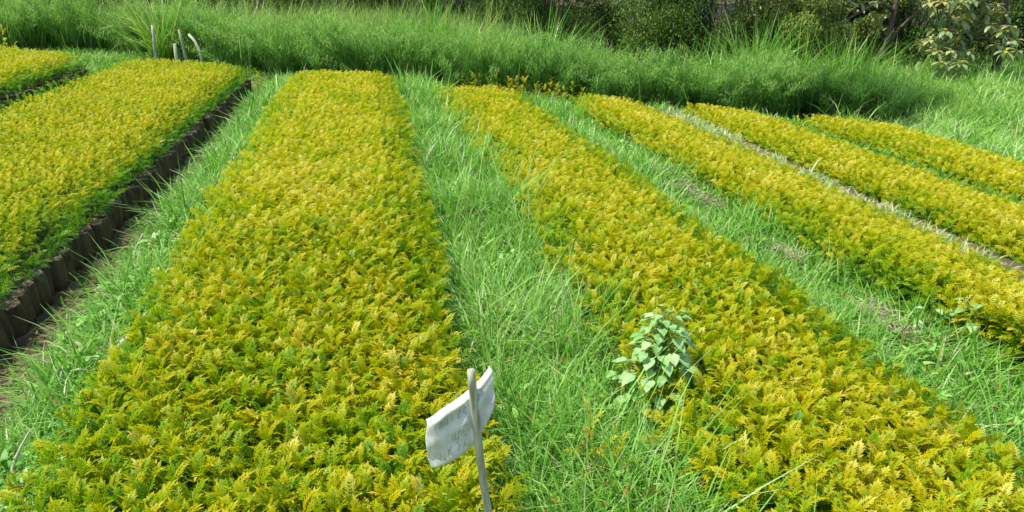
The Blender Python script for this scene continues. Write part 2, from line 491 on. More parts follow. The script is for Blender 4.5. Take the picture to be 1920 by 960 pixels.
# ------------------------------------------------------------------ grass (uncountable)
def grass_patch(name, label, region, N, L=(0.10, 0.24), W=0.0078, t0=0.50, ts=0.20, seed=0, mat=None, lean=(0.0, 1.1), curl=(0.2, 2.0), lod=True, dens=None, dry=0.03):
    r = np.random.default_rng(900 + seed)
    x0, x1, y0, y1 = region[:4]
    # denser near the camera, fewer and broader blades far away
    X = r.uniform(0, 1, N); Y = r.uniform(0, 1, N)
    if lod: Y = Y ** 1.25
    X = x0 + (x1 - x0) * X; Y = y0 + (y1 - y0) * Y
    if len(region) > 4:
        k = region[4](X, Y, r); X, Y = X[k], Y[k]
    n = len(X)
    d = np.sqrt(X ** 2 + Y ** 2 + 2.6)
    # tufts: pull blades together
    tx = X + 0.02 * np.sin(X * 61 + 3 * np.sin(Y * 23)); ty = Y + 0.02 * np.sin(Y * 57 + 2 * np.sin(X * 31))
    X, Y = tx, ty
    Z = G(X, Y) - 0.01
    cl = noise(X, Y, 5, 11 + seed)
    ln = r.uniform(L[0], L[1], n) * (1 + 0.30 * cl + 0.12 * noise(X, Y, 17, 12 + seed)) * np.where(r.random(n) < 0.05, 1.5, 1.0)
    wd = W * r.uniform(0.6, 1.5, n) * np.clip(d / 3.6, 0.85, 2.6)
    az = r.uniform(0, 6.28, n)
    t = t0 + ts * noise(X, Y, 3, 44 + seed) * 0.6 + r.normal(0, ts, n)
    t = np.where(r.random(n) < dry, 0.95, t)
    b = Buf()
    blades(b, np.stack([X, Y, Z], 1), az, ln, wd, r.uniform(*lean, n), r.uniform(*curl, n), t, twist=az + np.pi / 2 + r.normal(0, 0.5, n))
    o = link(name, b.mesh(name, mat or M_GRASS))
    tag(o, label, "grass", kind="stuff")
    return o

def edge_soft(a, b, s=0.05):
    return lambda X, Y, r: (X > a + np.abs(r.normal(0, s, len(X)))) & (X < b - np.abs(r.normal(0, s, len(X))))

grass_patch("grass", "mint green grass on the narrow path along the dark trench", (-1.5, -0.82, 0.5, 11.5, edge_soft(-1.43, -0.82, 0.05)), 40000, seed=1, L=(0.12, 0.32))
grass_patch("grass", "mint green grass on the path behind the white cloth marker", (0.22, 1.06, 0.6, 11.0, lambda X, Y, r: (X > 0.34 + np.abs(r.normal(0, .03, len(X)))) & (X < 1.06 - 0.20 * np.clip((Y - 5.5) / 4, 0, 1) - 0.16 * smooth(2.5, 2.1, Y) * smooth(0.9, 1.4, Y) - np.abs(r.normal(0, .03, len(X))))), 66000, seed=2, L=(0.14, 0.42))
grass_patch("grass", "grass on the second path, right of the heart-leaved weed", (1.78, 2.84, 0.9, 10.3, lambda X, Y, r: (X > 2.02 - 0.22 * np.clip((Y - 5.5) / 4, 0, 1)) & (X < 2.82 - 0.2 * np.clip((Y - 5.5) / 4, 0, 1))), 52000, seed=3, L=(0.11, 0.31))
grass_patch("grass", "sparse straw and grass in the pale gap between two right-hand beds", (3.74, 3.90, 1.6, 9.3, lambda X, Y, r: noise(X * 0, Y, 2.5, 77) > -0.5), 4200, seed=4, t0=0.92, ts=0.1, L=(0.06, 0.16), dry=0.5)
grass_patch("grass", "thin green grass in the narrow gap beside the outermost bed", (5.16, 5.54, 2.0, 9.0), 8000, seed=5, L=(0.05, 0.13), t0=0.22)
grass_patch("grass", "grass in the dark gap left of the raised bed", (-4.0, -3.4, 4.0, 12.5), 8000, seed=6, t0=0.35)
def verge(X, Y, r):
    # everything past the ends of the beds and right of the last one, not on a bed
    on = ((X > -5.8) & (X < -3.95) & (Y < 12.2)) | ((X > -3.5) & (X < -1.5) & (Y < 12.3)) | ((X >= -1.5) & (X < 0.3) & (Y < 10.8)) | \
         ((X > .3) & (X < 2.1) & (Y < 9.9)) | ((X >= 2.1) & (X < 3.8) & (Y < 9.7)) | ((X >= 3.8) & (X < 5.3) & (Y < 9.4)) | ((X >= 5.3) & (X < 6.75) & (Y < 9.0))
    return ~on
grass_patch("grass", "grassy verge between the ends of the beds and the hedge", (-9, 9.0, 7.8, 16.5, verge), 110000, seed=7, L=(0.08, 0.19), W=0.006, lod=False)
grass_patch("grass", "lush long yellowish green grass covering the bank on the right", (6.75, 15.0, 3.0, 14.5, lambda X, Y, r: (Y > 3)), 90000, seed=8, L=(0.18, 0.5), W=0.006, t0=0.62, lod=False, mat=M_GRASS, curl=(0.6, 1.8))
def ground_weeds():
    r = np.random.default_rng(88); b = Buf(); n = 2800
    X = np.concatenate([r.uniform(.38, 1.0, n // 4), r.uniform(-1.42, -.9, n // 4), r.uniform(2.06, 2.75, n // 4), r.uniform(-4, 7, n - 3 * (n // 4))])
    Y = np.concatenate([1.4 + 8.5 * r.uniform(0, 1, 3 * (n // 4)) ** 1.3, 10 + 1.5 * r.uniform(0, 1, n - 3 * (n // 4)) + 1.5 * 0])
    k = (noise(X, Y, 3.2, 90) > 0.25) ; X, Y = X[k], Y[k]; n = len(X)
    for q in range(4):
        a = r.uniform(0, 6.28, n); hh = r.uniform(.05, .17, n)
        base = np.stack([X + r.normal(0, .012, n), Y + r.normal(0, .012, n), G(X, Y) + hh], 1)
        blades(b, base, a, r.uniform(.025, .055, n), r.uniform(.016, .030, n), r.uniform(.7, 1.5, n), r.uniform(0, .8, n), r.normal(.5, .2, n), segs=4)
    tag(link("ground_weeds", b.mesh("ground_weeds", M_GRASS)), "small round-leaved weeds mixed into the grass of the paths", "weeds", kind="stuff")
ground_weeds()
def seed_heads():
    r = np.random.default_rng(66); b = Buf(); n = 420
    X = np.concatenate([r.uniform(.4, 1.0, 200), r.uniform(-1.45, -.95, 100), r.uniform(2.1, 2.75, 120)]); Y = 1.6 + 8 * r.uniform(0, 1, n) ** 1.6
    h = r.uniform(.14, .30, n)
    base = np.stack([X, Y, G(X, Y) + h], 1)
    for k in range(6):
        a = r.uniform(0, 6.28, n)
        blades(b, base, a, r.uniform(.012, .03, n), np.full(n, .0045), r.uniform(.2, 1.4, n), r.uniform(0, .8, n), r.uniform(.0, .6, n), segs=2)
    blades(b, base - np.array([0, 0, 1]) * h[:, None], r.uniform(0, 6.28, n), h, np.full(n, .003), np.full(n, .02), np.full(n, .02), np.full(n, .4), segs=2)
    tag(link("grass", b.mesh("grass", M_SEED)), "thin grass stalks with reddish brown seed heads standing above the path grass", "seed heads", kind="stuff")
M_SEED = leaf_mat("seed_head", [(0.0, (0.16, 0.09, 0.02)), (0.5, (0.34, 0.20, 0.04)), (1.0, (0.30, 0.34, 0.10))], trans=0.2, rough=0.6, spec=0.2)
seed_heads()
# a few blades straying into the trench
grass_patch("grass", "stray thin blades leaning out of the dark trench", (-1.78, -1.5, 0.9, 12.2), 1500, seed=9, L=(0.08, 0.2), t0=0.4)

# ------------------------------------------------------------------ feathery shrubs of the hedge
def feather_mesh(seed, stems=80, per=190, hgt=1.0, spread=0.55, dark=0.0):
    r = np.random.default_rng(seed)
    b = Buf(); sb = Buf()
    for _ in range(stems):
        az = r.uniform(0, 6.283); ln = hgt * r.uniform(0.72, 1.08); lean = abs(r.normal(0, 0.30)); bx = r.normal(0, spread * 0.35, 2)
        s = r.uniform(0.12, 1.0, per) ** 0.85
        ang = lean + 0.25 * s
        jx, jy, jz = r.normal(0, 0.035, (3, per))
        px = jx + bx[0] + math.cos(az) * np.sin(ang) * ln * s; py = jy + bx[1] + math.sin(az) * np.sin(ang) * ln * s
        pz = np.maximum(jz + np.cos(ang) * ln * s, 0)
        a2 = r.uniform(0, 6.283, per)
        L = 0.035 + 0.06 * (1 - s) + r.uniform(0, 0.03, per)
        t = 0.42 + 0.44 * s + r.normal(0, 0.10, per) - dark + r.normal(0, 0.05)
        blades(b, np.stack([px, py, pz], 1), a2, L, np.full(per, 0.0065), r.uniform(0.1, 1.7, per), r.uniform(-0.3, 0.6, per), t, segs=2)
        tip = lean + 0.25
        tube(sb, [(bx[0], bx[1], 0), (bx[0] + math.cos(az) * math.sin(lean) * ln * .5, bx[1] + math.sin(az) * math.sin(lean) * ln * .5, math.cos(lean) * ln * .5),
                  (bx[0] + math.cos(az) * math.sin(tip) * ln, bx[1] + math.sin(az) * math.sin(tip) * ln, math.cos(tip) * ln)], [0.006, 0.004, 0.0015], 4, cap=False)
    return b.mesh("foliage", M_FEATHER), sb.mesh("stems", M_TWIG)
FM = [feather_mesh(k, dark=(0.0, 0.07, -0.06, 0.03, -0.02)[k]) for k in range(5)]
FM.append(feather_mesh(77, dark=0.46))
def shrub(x, y, label, k, sc, rz):
    root = empty("feathery_shrub", (x, y, float(G(x, y)) - 0.02), rz)
    root.scale = sc
    tag(root, label, "shrub", "feathery shrubs making up the hedge behind the beds")
    f = link("foliage", FM[k][0], root); s = link("stem", FM[k][1], root)
    return root
hedge = [
    (-9.3, 17.6, "feathery shrub at the far left end of the hedge, above the corner bed"),
    (-8.0, 17.2, "second feathery shrub from the far left end of the hedge"),
    (-6.8, 17.0, "feathery shrub behind the right end of the corner bed"),
    (-5.7, 16.8, "feathery shrub just left of the yellow-green cane clump"),
    (-4.3, 16.2, "feathery shrub just right of the yellow-green cane clump"),
    (-3.5, 15.2, "feathery shrub behind the broken pale stakes"),
    (-2.8, 14.5, "feathery shrub behind the far corner of the raised bed"),
    (-2.0, 13.9, "bushy feathery shrub above the path along the trench"),
    (-1.2, 13.4, "feathery shrub behind the left half of the bed left of the marker"),
    (-0.4, 13.0, "feathery shrub straight behind the bed left of the marker"),
    (0.4, 12.7, "feathery shrub behind the right corner of the bed left of the marker"),
    (1.2, 12.5, "feathery shrub at the head of the path behind the cloth marker"),
    (2.0, 12.35, "feathery shrub behind the left part of the yellow wild seedlings"),
    (2.8, 12.2, "feathery shrub behind the right part of the yellow wild seedlings"),
    (3.6, 12.0, "feathery shrub at the head of the second grassy path"),
    (4.4, 11.7, "feathery shrub behind the bed before the strip of dry straw"),
    (5.2, 11.5, "broad feathery shrub behind the head of the straw strip"),
    (6.0, 11.4, "feathery shrub beside the small broad-leaved plant at the hedge foot"),
    (6.8, 11.4, "feathery shrub just left of the darkest shrub in the hedge"),
    (7.6, 11.0, "darkest feathery shrub, standing in front of the slender tree"),
    (8.5, 11.9, "low feathery shrub right of the darkest shrub"),
    (9.4, 12.3, "low feathery shrub at the far right end of the hedge"),
]
rr = np.random.default_rng(5)
for i, (x, y, lb) in enumerate(hedge):
    left = max(0.0, -x) * 0.035
    hz = 0.93 + left + rr.uniform(-0.15, 0.17)
    y = y - 0.75 - (-0.65 if x < -2.5 else 0.0)
    if 'bushy' in lb: y += 0.3
    k = i % 5
    if "darkest" in lb: k = 5; hz = 0.92
    if "low feathery" in lb: hz = 0.6
    shrub(x, y, lb, k, (1.2 + rr.uniform(-.1, .1), 1.1, hz), rr.uniform(0, 6.28))

# ------------------------------------------------------------------ tall grass clumps
def clump_mesh(seed, n=260, L=(0.6, 1.4), W=0.018, t0=0.6, spread=0.22, lean=(0.02, 0.5)):
    r = np.random.default_rng(seed); b = Buf()
    az = r.uniform(0, 6.283, n); rad_ = np.abs(r.normal(0, spread, n))
    base = np.stack([np.cos(az) * rad_, np.sin(az) * rad_, np.zeros(n)], 1)
    az2 = az + r.normal(0, 0.6, n)
    blades(b, base, az2, r.uniform(*L, n), W * r.uniform(0.6, 1.3, n), r.uniform(*lean, n), r.uniform(0.2, 1.9, n) ** 1.2, t0 + r.normal(0, 0.13, n), twist=az2 + 1.57 + r.normal(0, .5, n), segs=5)
    return b.mesh("tall_grass_clump", M_REED)
CM = [clump_mesh(k) for k in range(3)] + [clump_mesh(9, 110, (0.9, 1.7), 0.035, 0.80, 0.16, (0.0, 0.45)), clump_mesh(12, 240, (0.5, 1.1), 0.012, 0.66)]
clumps = [
    (-3.75, 14.75, 3, 1.0, "tall yellow-green cane clump above the broken pale stakes"),
    (-3.0, 17.5, 4, 1.1, "grass clump behind the hedge, right of the yellow-green cane"),
    (-1.2, 16.0, 4, 1.1, "pale grass clump rising behind the hedge over the trench path"),
    (0.2, 15.2, 4, 1.1, "pale grass clump rising behind the hedge over the bed left of the marker"),
    (1.1, 14.8, 0, 1.25, "bright tall grass clump behind the hedge at the head of the marker path"),
    (2.1, 14.2, 4, 1.15, "light grass clump left of the tall arching grass"),
    (2.95, 12.9, 0, 1.2, "tall arching grass with broad blades against the dark bushes"),
    (3.9, 12.8, 1, 0.9, "low bright grass clump right of the tall arching grass"),
    (5.6, 13.0, 4, 0.75, "thin low grass clump before the dark bushes"),
    (7.0, 12.9, 0, 1.15, "leftmost of the big grass clumps under the brown-tinged bush"),
    (7.8, 12.8, 1, 1.2, "middle one of the big grass clumps under the brown-tinged bush"),
    (9.2, 13.0, 2, 1.15, "grass clump just left of the slender tree trunk"),
    (6.3, 12.9, 1, 1.0, "bright grass clump just left of the big clumps under the brown-tinged bush"),
    (8.5, 12.6, 0, 1.2, "broad bright grass clump between the middle big clump and the slender tree"),
    (7.4, 13.6, 1, 1.4, "tallest grass clump, rising behind the big clumps"),
    (9.6, 13.9, 1, 0.8, "grass clump at the foot of the slender tree trunk"),
    (9.9, 11.6, 4, 0.45, "long grass clump on the bank below the broad-leaved tree"),
    (11.6, 10.8, 2, 0.5, "long grass clump at the right end of the bank"),
    (-8.2, 15.6, 4, 0.7, "yellow-green grass tuft behind the top left corner bed"),
]
cp = []
for i, (x, y, k, s, lb) in enumerate(clumps):
    o = link("tall_grass_clump", CM[k], None, (x, y, float(G(x, y)) - 0.03))
    o.rotation_euler = (0, 0, i * 1.3); o.scale = (s, s, s)
    tag(o, lb, "grass clump", "tall grass clumps behind the hedge")
grass_patch("grass", "pale high grass on the ridge behind the hedge", (-9, 3.0, 14.6, 18.5, lambda X, Y, r: Y > 15.3 - 0.55 * X * (X > -3) + 1.6 * (X <= -3)), 34000, seed=12, L=(0.5, 1.0), W=0.005, t0=0.72, mat=M_REED, lod=False, lean=(0.0, 0.4), curl=(0.1, 1.2))

def hedge_shoots():
    r = np.random.default_rng(91); b = Buf(); n = 5200
    X = r.uniform(-8, 9, n)
    hx = [q[0] for q in hedge]; hy = [q[1] - 0.75 - (-0.65 if q[0] < -2.5 else 0.0) for q in hedge]
    Y = np.interp(X, hx, hy) + r.normal(0.1, .35, n)
    keep = noise(X, Y, 2.2, 92) + r.normal(0, .3, n) > 0.15; X, Y = X[keep], Y[keep]; n = len(X)
    az = r.uniform(0, 6.28, n)
    z0 = r.uniform(0, .45, n)
    blades(b, np.stack([X, Y, G(X, Y) + z0], 1), az, r.uniform(.4, .95, n) * (1 + .3 * noise(X, Y, 1.5, 93)), r.uniform(.006, .014, n), r.uniform(0, .3, n), r.uniform(.1, 1.5, n), .62 + r.normal(0, .15, n), segs=4)
    tag(link("grass", b.mesh("grass", M_REED)), "thin bright grass shoots growing up through the feathery hedge", "grass", kind="stuff")
hedge_shoots()

# ------------------------------------------------------------------ dark bushes behind
def bush_mesh(seed, n=42000, R=(1.5, 1.3, 1.5), lobes=40, t0=0.45, leaf=0.045):
    r = np.random.default_rng(seed); b = Buf(); sb = Buf()
    cs = []
    for k in range(lobes):
        d = r.normal(0, 1, 3); d /= np.linalg.norm(d); q = r.uniform(0.35, 1.0)
        c = np.array([d[0] * R[0] * q, d[1] * R[1] * q, R[2] * 0.75 + d[2] * R[2] * q]); cs.append((c, r.uniform(0.28, 0.55), r.normal(0, 0.10)))
        tube(sb, [(0, 0, 0), tuple(c * 0.5 + r.normal(0, .08, 3)), tuple(c)], [0.025, 0.012, 0.004], 5, cap=False)
    per = n // lobes
    for c, q, dt in cs:
        d = r.normal(0, 1, (per, 3)); d /= np.linalg.norm(d, axis=1)[:, None]
        rad_ = q * r.uniform(0.35, 1.05, per)[:, None] ** 0.6
        P = c + d * rad_ * np.array([1, 1, 0.8])
        P[:, 2] = np.maximum(P[:, 2], 0.03)
        az = r.uniform(0, 6.283, per)
        blades(b, P, az, leaf * r.uniform(0.7, 1.6, per), leaf * 0.45 * r.uniform(0.7, 1.3, per), r.uniform(0.3, 2.2, per), r.uniform(-0.2, 0.8, per), t0 + dt + r.normal(0, 0.13, per), segs=2)
    return b.mesh("foliage", M_DARK), sb.mesh("branches", M_DSTEM)
M_DSTEM = solid_mat('dark_stem', (0.03, 0.035, 0.015), (0.08, 0.08, 0.035), 12.0)  # darker, greener brown than the bark
BM = [bush_mesh(1, t0=0.5), bush_mesh(2, t0=0.6), bush_mesh(3, t0=0.86, leaf=0.055), bush_mesh(4, t0=0.36)]  # last variant has the darkest leaf tint
bushes = [
    (-10.5, 21.0, 1, 1.1, "dark bush beyond the far left end of the hedge"),
    (-7.5, 21.5, 1, 1.1, "dark bush beyond the yellow-green cane clump"),
    (-4.6, 21.5, 1, 1.1, "dark bush beyond the hedge above the raised bed"),
    (-2.0, 20.5, 1, 1.0, "bush with pale twigs at the top edge above the trench path"),
    (0.2, 20.0, 0, 1.0, "dark bush at the top edge above the bed left of the marker"),
    (2.4, 18.8, 0, 1.1, "dark bush left of the tall arching grass"),
    (4.2, 17.2, 0, 1.15, "dark bush straight behind the tall arching grass"),
    (6.0, 16.4, 1, 1.1, "mottled dark green bush right of the tall arching grass"),
    (7.6, 15.6, 3, 1.15, "darkest bush, left of the big grass clumps"),
    (9.0, 15.4, 2, 1.1, "brown-tinged pale bush above the big grass clumps"),
    (11.0, 17.2, 2, 1.15, "pale mottled bush behind the slender tree trunk"),
    (13.0, 16.6, 3, 1.2, "very dark bush behind the broad-leaved branches"),
    (15.2, 15.6, 0, 1.2, "dark bush at the right edge behind the broad-leaved branches"),
    (17.4, 14.6, 1, 1.2, "dark bush past the right end of the bank"),
]
for i, (x, y, k, s, lb) in enumerate(bushes):
    root = empty("dark_bush", (x, y, float(G(x, y)) - 0.1), i * 1.9)
    root.scale = (s, s, s * 1.1)
    tag(root, lb, "bush", "dark bushes behind the hedge")
    link("foliage", BM[k][0], root); link("branches", BM[k][1], root)
def undergrowth():
    r = np.random.default_rng(33); b = Buf(); n = 90000
    X = r.uniform(-14, 22, n); Y0 = 15.6 - 0.25 * np.maximum(0, X - 6) + 2.2 * smooth(1, -4, X); Y = Y0 + r.uniform(0, 1, n) * 8
    Z = G(X, Y) + r.uniform(0, 1, n) ** 1.3 * (0.35 + 0.25 * noise(X, Y, 1.6, 51)) + 0.0
    az = r.uniform(0, 6.283, n)
    blades(b, np.stack([X, Y, Z], 1), az, r.uniform(.06, .2, n), r.uniform(.02, .05, n), r.uniform(.1, 1.6, n), r.uniform(-.2, .9, n), 0.42 + 0.12 * noise(X, Y, 2.5, 9) + r.normal(0, .13, n), segs=2)
    tag(link("undergrowth", b.mesh("undergrowth", M_DARK)), "low dark undergrowth on the ground between the bushes", "undergrowth", kind="stuff")
undergrowth()
# far wood that reads as one mass
def wood():
    r = np.random.default_rng(31); b = Buf(); n = 90000
    X = r.uniform(-30, 45, n); Y = r.uniform(22, 30, n) - np.maximum(0, X - 8) * 0.25
    top = 4.5 + 1.2 * noise(X, Y * 0, 0.8, 5)
    Z = G(X, Y) + r.uniform(0, 1, n) ** 0.7 * top
    az = r.uniform(0, 6.283, n)
    blades(b, np.stack([X, Y, Z], 1), az, r.uniform(.12, .3, n), r.uniform(.06, .12, n), r.uniform(.3, 2.2, n), r.uniform(-.2, .8, n), 0.42 + 0.1 * noise(X, Z, 3, 9) + r.normal(0, .1, n), segs=2)
    tag(link("foliage", b.mesh("foliage", M_DARK)), "dark green wood filling the top edge of the photo far behind the bushes", "woodland", kind="stuff")
wood()

# ------------------------------------------------------------------ slender tree with large pale leaves
def broad_leaf(buf, p, az, el, L, W, t, fold=0.25, droop=0.5, heart=False):
    """an elliptical (or heart shaped) leaf, folded on the midrib and arched"""
    p = np.array(p, float)
    d0 = np.array([math.cos(az), math.sin(az), 0]); side = np.array([-math.sin(az), math.cos(az), 0.0]); up = np.array([0, 0, 1.0])
    ks = 6; mid = []; ang = el; q = p.copy()
    for k in range(ks + 1):
        mid.append(q.copy()); q = q + (d0 * math.cos(ang) + up * math.sin(ang)) * L / ks; ang -= droop / ks
    if heart: prof = [0.35, 0.98, 1.0, 0.84, 0.58, 0.28, 0.0]
    else: prof = [0.05, 0.45, 0.8, 1.0, 0.9, 0.55, 0.0]
    V = []; T = []
    for k in range(ks + 1):
        nrm = up * math.cos(el) - d0 * math.sin(el)
        off = side * W * 0.5 * prof[k]; lift = nrm * fold * W * 0.5 * prof[k]
        back = -d0 * W * 0.22 if (heart and k == 0) else 0
        V += [mid[k] + off + lift + back, mid[k], mid[k] - off + lift + back]
        T += [t, t + 0.12, t]
    F = []; n = []
    for k in range(ks):
        a = 3 * k
        F += [a, a + 1, a + 4, a + 3]; n.append(4); F += [a + 1, a + 2, a + 5, a + 4]; n.append(4)
    buf.add(np.array(V), np.clip(T, 0, 1), F, n)

def rosette(buf, p, r, n, L, t0, tyoung=0.9):
    for k in range(n):
        az = k * 2.4 + r.uniform(-.3, .3); s = k / max(1, n - 1)
        l = L * r.uniform(.75, 1.15) * (1 - 0.35 * s)
        t = t0 + r.normal(0, .10) if s < 0.75 else tyoung + r.normal(0, .06)
        broad_leaf(buf, p, az, -0.75 + 1.3 * s + r.normal(0, .15), l, l * 0.40, t, droop=0.7)

def broad_tree(label, name, base, trunk_pts, limbs, heads, L, seed):
    r = np.random.default_rng(seed)
    org = np.array(base)
    root = empty(name, base); tag(root, label, "tree", None)
    tb = Buf()
    rel = [tuple(np.array(q) - org) for q in trunk_pts]
    m = len(rel)
    tube(tb, rel, [0.085 - 0.05 * k / (m - 1) for k in range(m)], 9)
    link("trunk", tb.mesh("trunk", M_BARK, True), root)
    for lm in limbs:
        lb = Buf(); tube(lb, [tuple(np.array(q) - org) for q in lm], [0.045 - 0.035 * k / (len(lm) - 1) for k in range(len(lm))], 7)
        link("limb", lb.mesh("limb", M_BARK, True), root)
    cb = Buf()
    for hx, hy, hz, nl, t0 in heads:
        rosette(cb, np.array([hx, hy, hz]) - org, r, nl, L, t0)
        # twig to nearest limb point
        allp = [np.array(q) for lm in limbs + [trunk_pts] for q in lm]
        a = min(allp, key=lambda q: np.linalg.norm(q - np.array([hx, hy, hz])))
        h = np.array([hx, hy, hz])
        tube(cb, [tuple(a - org), tuple((a * .4 + h * .6) + np.array([0, 0, .08]) - org), tuple(h - org)], [0.014, 0.01, 0.006], 5, t=0.0, cap=False)
    link("crown", cb.mesh("crown", M_BROAD), root)
    return root

r3 = np.random.default_rng(3)
HB = [(11.10, 13.31, 0.50), (10.78, 13.10, 0.37), (10.60, 12.44, 0.01), (10.92, 12.38, 0.01), (10.82, 13.26, 0.25), (10.94, 12.68, 0.20),
      (11.71, 13.41, 1.04), (11.94, 13.42, 0.89), (12.08, 13.33, 0.74), (12.27, 13.25, 0.89), (11.58, 12.26, 0.57), (11.65, 12.18, 0.67),
      (11.68, 12.08, 0.44), (11.35, 11.86, 0.27), (11.59, 11.82, 0.27), (10.79, 12.91, 0.18), (11.32, 12.71, 0.19), (11.65, 13.79, 0.87)]
HB += [(float(11.6 + r3.normal(0, .7)), float(13.0 + r3.normal(0, .5)), float(r3.uniform(1.3, 2.9))) for _ in range(22)]
HS = [(10.55, 14.60, 0.74), (10.22, 14.64, 0.68), (9.46, 14.36, 0.44), (9.69, 14.40, 0.65), (9.37, 14.65, 0.58), (10.44, 14.51, 1.01), (10.23, 14.64, 0.97), (8.70, 14.52, 0.49)]
HS += [(float(10.4 + r3.normal(0, .8)), float(14.8 + r3.normal(0, .5)), float(r3.uniform(1.5, 3.4))) for _ in range(22)]
HB += [(float(r3.uniform(10.9, 12.6)), float(r3.uniform(12.8, 14.2)), float(r3.uniform(0.1, 1.2))) for _ in range(46)]
HS += [(float(r3.uniform(8.6, 11.6)), float(r3.uniform(15.0, 15.8)), float(r3.uniform(0.35, 1.3))) for _ in range(44)]
def rise(hs, lo=8, hi=13): return [(*q, int(r3.integers(lo, hi)), 0.60 + float(r3.normal(0, .08))) for q in hs]
gz = lambda x, y: float(G(x, y))
broad_tree("slender leaning tree with a dark forked trunk and pale leaf tufts beyond the hedge", "slender_tree",
    (10.65, 14.85, gz(10.65, 14.85) - .05),
    [(10.65, 14.85, gz(10.65, 14.85) - .05), (10.85, 14.8, -0.25), (11.07, 14.75, 0.05), (11.22, 14.9, 0.5), (11.38, 15.1, 1.1), (11.5, 15.2, 2.2), (11.4, 15.2, 3.6)],
    [[(11.10, 14.76, 0.12), (11.35, 14.8, 0.45), (11.85, 14.9, 0.85), (12.5, 15.0, 1.3), (13.2, 15.1, 1.5)],
     [(11.30, 15.0, 0.8), (10.8, 14.8, 1.0), (10.3, 14.65, 0.85), (9.7, 14.5, 0.6), (9.0, 14.5, 0.5)],
     [(11.5, 15.2, 2.2), (10.9, 15.0, 2.7), (10.2, 14.9, 3.1)]], rise(HS, 8, 12), 0.20, 21)
broad_tree("low tree with large pale drooping leaves at the right edge above the bank", "broad_leaved_tree",
    (12.9, 13.6, gz(12.9, 13.6) - .05),
    [(12.9, 13.6, gz(12.9, 13.6) - .05), (12.8, 13.55, 0.5), (12.6, 13.5, 1.3), (12.3, 13.4, 2.0), (12.1, 13.4, 2.8)],
    [[(12.85, 13.55, 0.2), (12.3, 13.3, 0.35), (11.7, 13.2, 0.45), (11.1, 13.2, 0.42)],
     [(12.8, 13.5, 0.4), (12.3, 12.9, 0.55), (11.9, 12.5, 0.5), (11.5, 12.1, 0.35)],
     [(12.7, 13.5, 0.8), (12.3, 13.4, 0.95), (11.9, 13.4, 0.95)],
     [(11.7, 13.2, 0.4), (11.2, 12.8, 0.2), (10.8, 12.5, 0.02)]], rise(HB, 10, 15), 0.27, 22)

# ------------------------------------------------------------------ heart-leaved weeds
def heart_weed(label, x, y, hgt, nl, L, lean, seed, group=None, name="leafy_weed", rad_=0.13, t0=0.5):
    r = np.random.default_rng(seed)
    g = float(G(x, y))
    root = empty(name, (x, y, g)); tag(root, label, "weed", group)
    lx, ly = lean
    sb = Buf(); lb = Buf()
    pts = [(0, 0, -0.02), (lx * .25, ly * .25, hgt * .35), (lx * .6, ly * .6, hgt * .7), (lx, ly, hgt)]
    tube(sb, pts, [0.006, 0.005, 0.004, 0.002], 7)
    az = 0
    for k in range(nl):
        s = 0.32 + 0.68 * (k / (nl - 1)); az += 2.4 + r.uniform(-.3, .3)
        c = np.array([lx * s, ly * s, hgt * s])
        rr_ = rad_ * (1.15 - 0.75 * s ** 2.2) * r.uniform(.55, 1.1)
        tip = c + np.array([math.cos(az) * rr_, math.sin(az) * rr_, 0.02 + 0.05 * s])
        tube(sb, [tuple(c), tuple((c + tip) / 2 + np.array([0, 0, .012])), tuple(tip)], [0.0025, 0.0018, 0.0012], 5, cap=False)
        l = L * (1.1 - 0.5 * s ** 3) * r.uniform(.75, 1.15)
        broad_leaf(lb, tip, az + r.normal(0, .25), r.uniform(-0.6, 0.05) + 0.5 * max(0, s - .8), l, l * 0.88, t0 + r.normal(0, .2), fold=r.uniform(.08, .3), droop=r.uniform(.3, .9), heart=True)
    link("stem", sb.mesh("stem", M_TWIG, True), root)
    link("foliage", lb.mesh("foliage", M_HEART, True), root)
    return root
heart_weed("knee-high weed with pale heart-shaped leaves growing at the bed edge right of the marker", 1.0, 2.34, 0.44, 130, 0.056, (0.04, 0.03), 1, rad_=0.145)
heart_weed("small heart-leaved weed at the right edge of the photo beside the second path", 3.0, 2.95, 0.24, 16, 0.075, (0.0, 0.0), 2, rad_=0.11, t0=0.4)
heart_weed("small pale weed in the second path, left of the one at the right edge", 2.78, 2.98, 0.20, 8, 0.06, (0.0, 0.0), 3, rad_=0.08, t0=0.6)
heart_weed("small broad-leaved plant at the hedge foot, behind the corner where two right-hand beds end", 7.05, 10.9, 0.42, 12, 0.13, (0.0, 0.0), 4, rad_=0.16, t0=0.5)
heart_weed("second small broad-leaved plant at the hedge foot, just before the darkest shrub", 7.75, 10.8, 0.38, 9, 0.10, (0.0, 0.0), 5, rad_=0.16, t0=0.4)
heart_weed("lone small leafy weed among the grass of the second path near its head", 2.45, 6.9, 0.22, 8, 0.06, (0, 0), 6, rad_=.06)

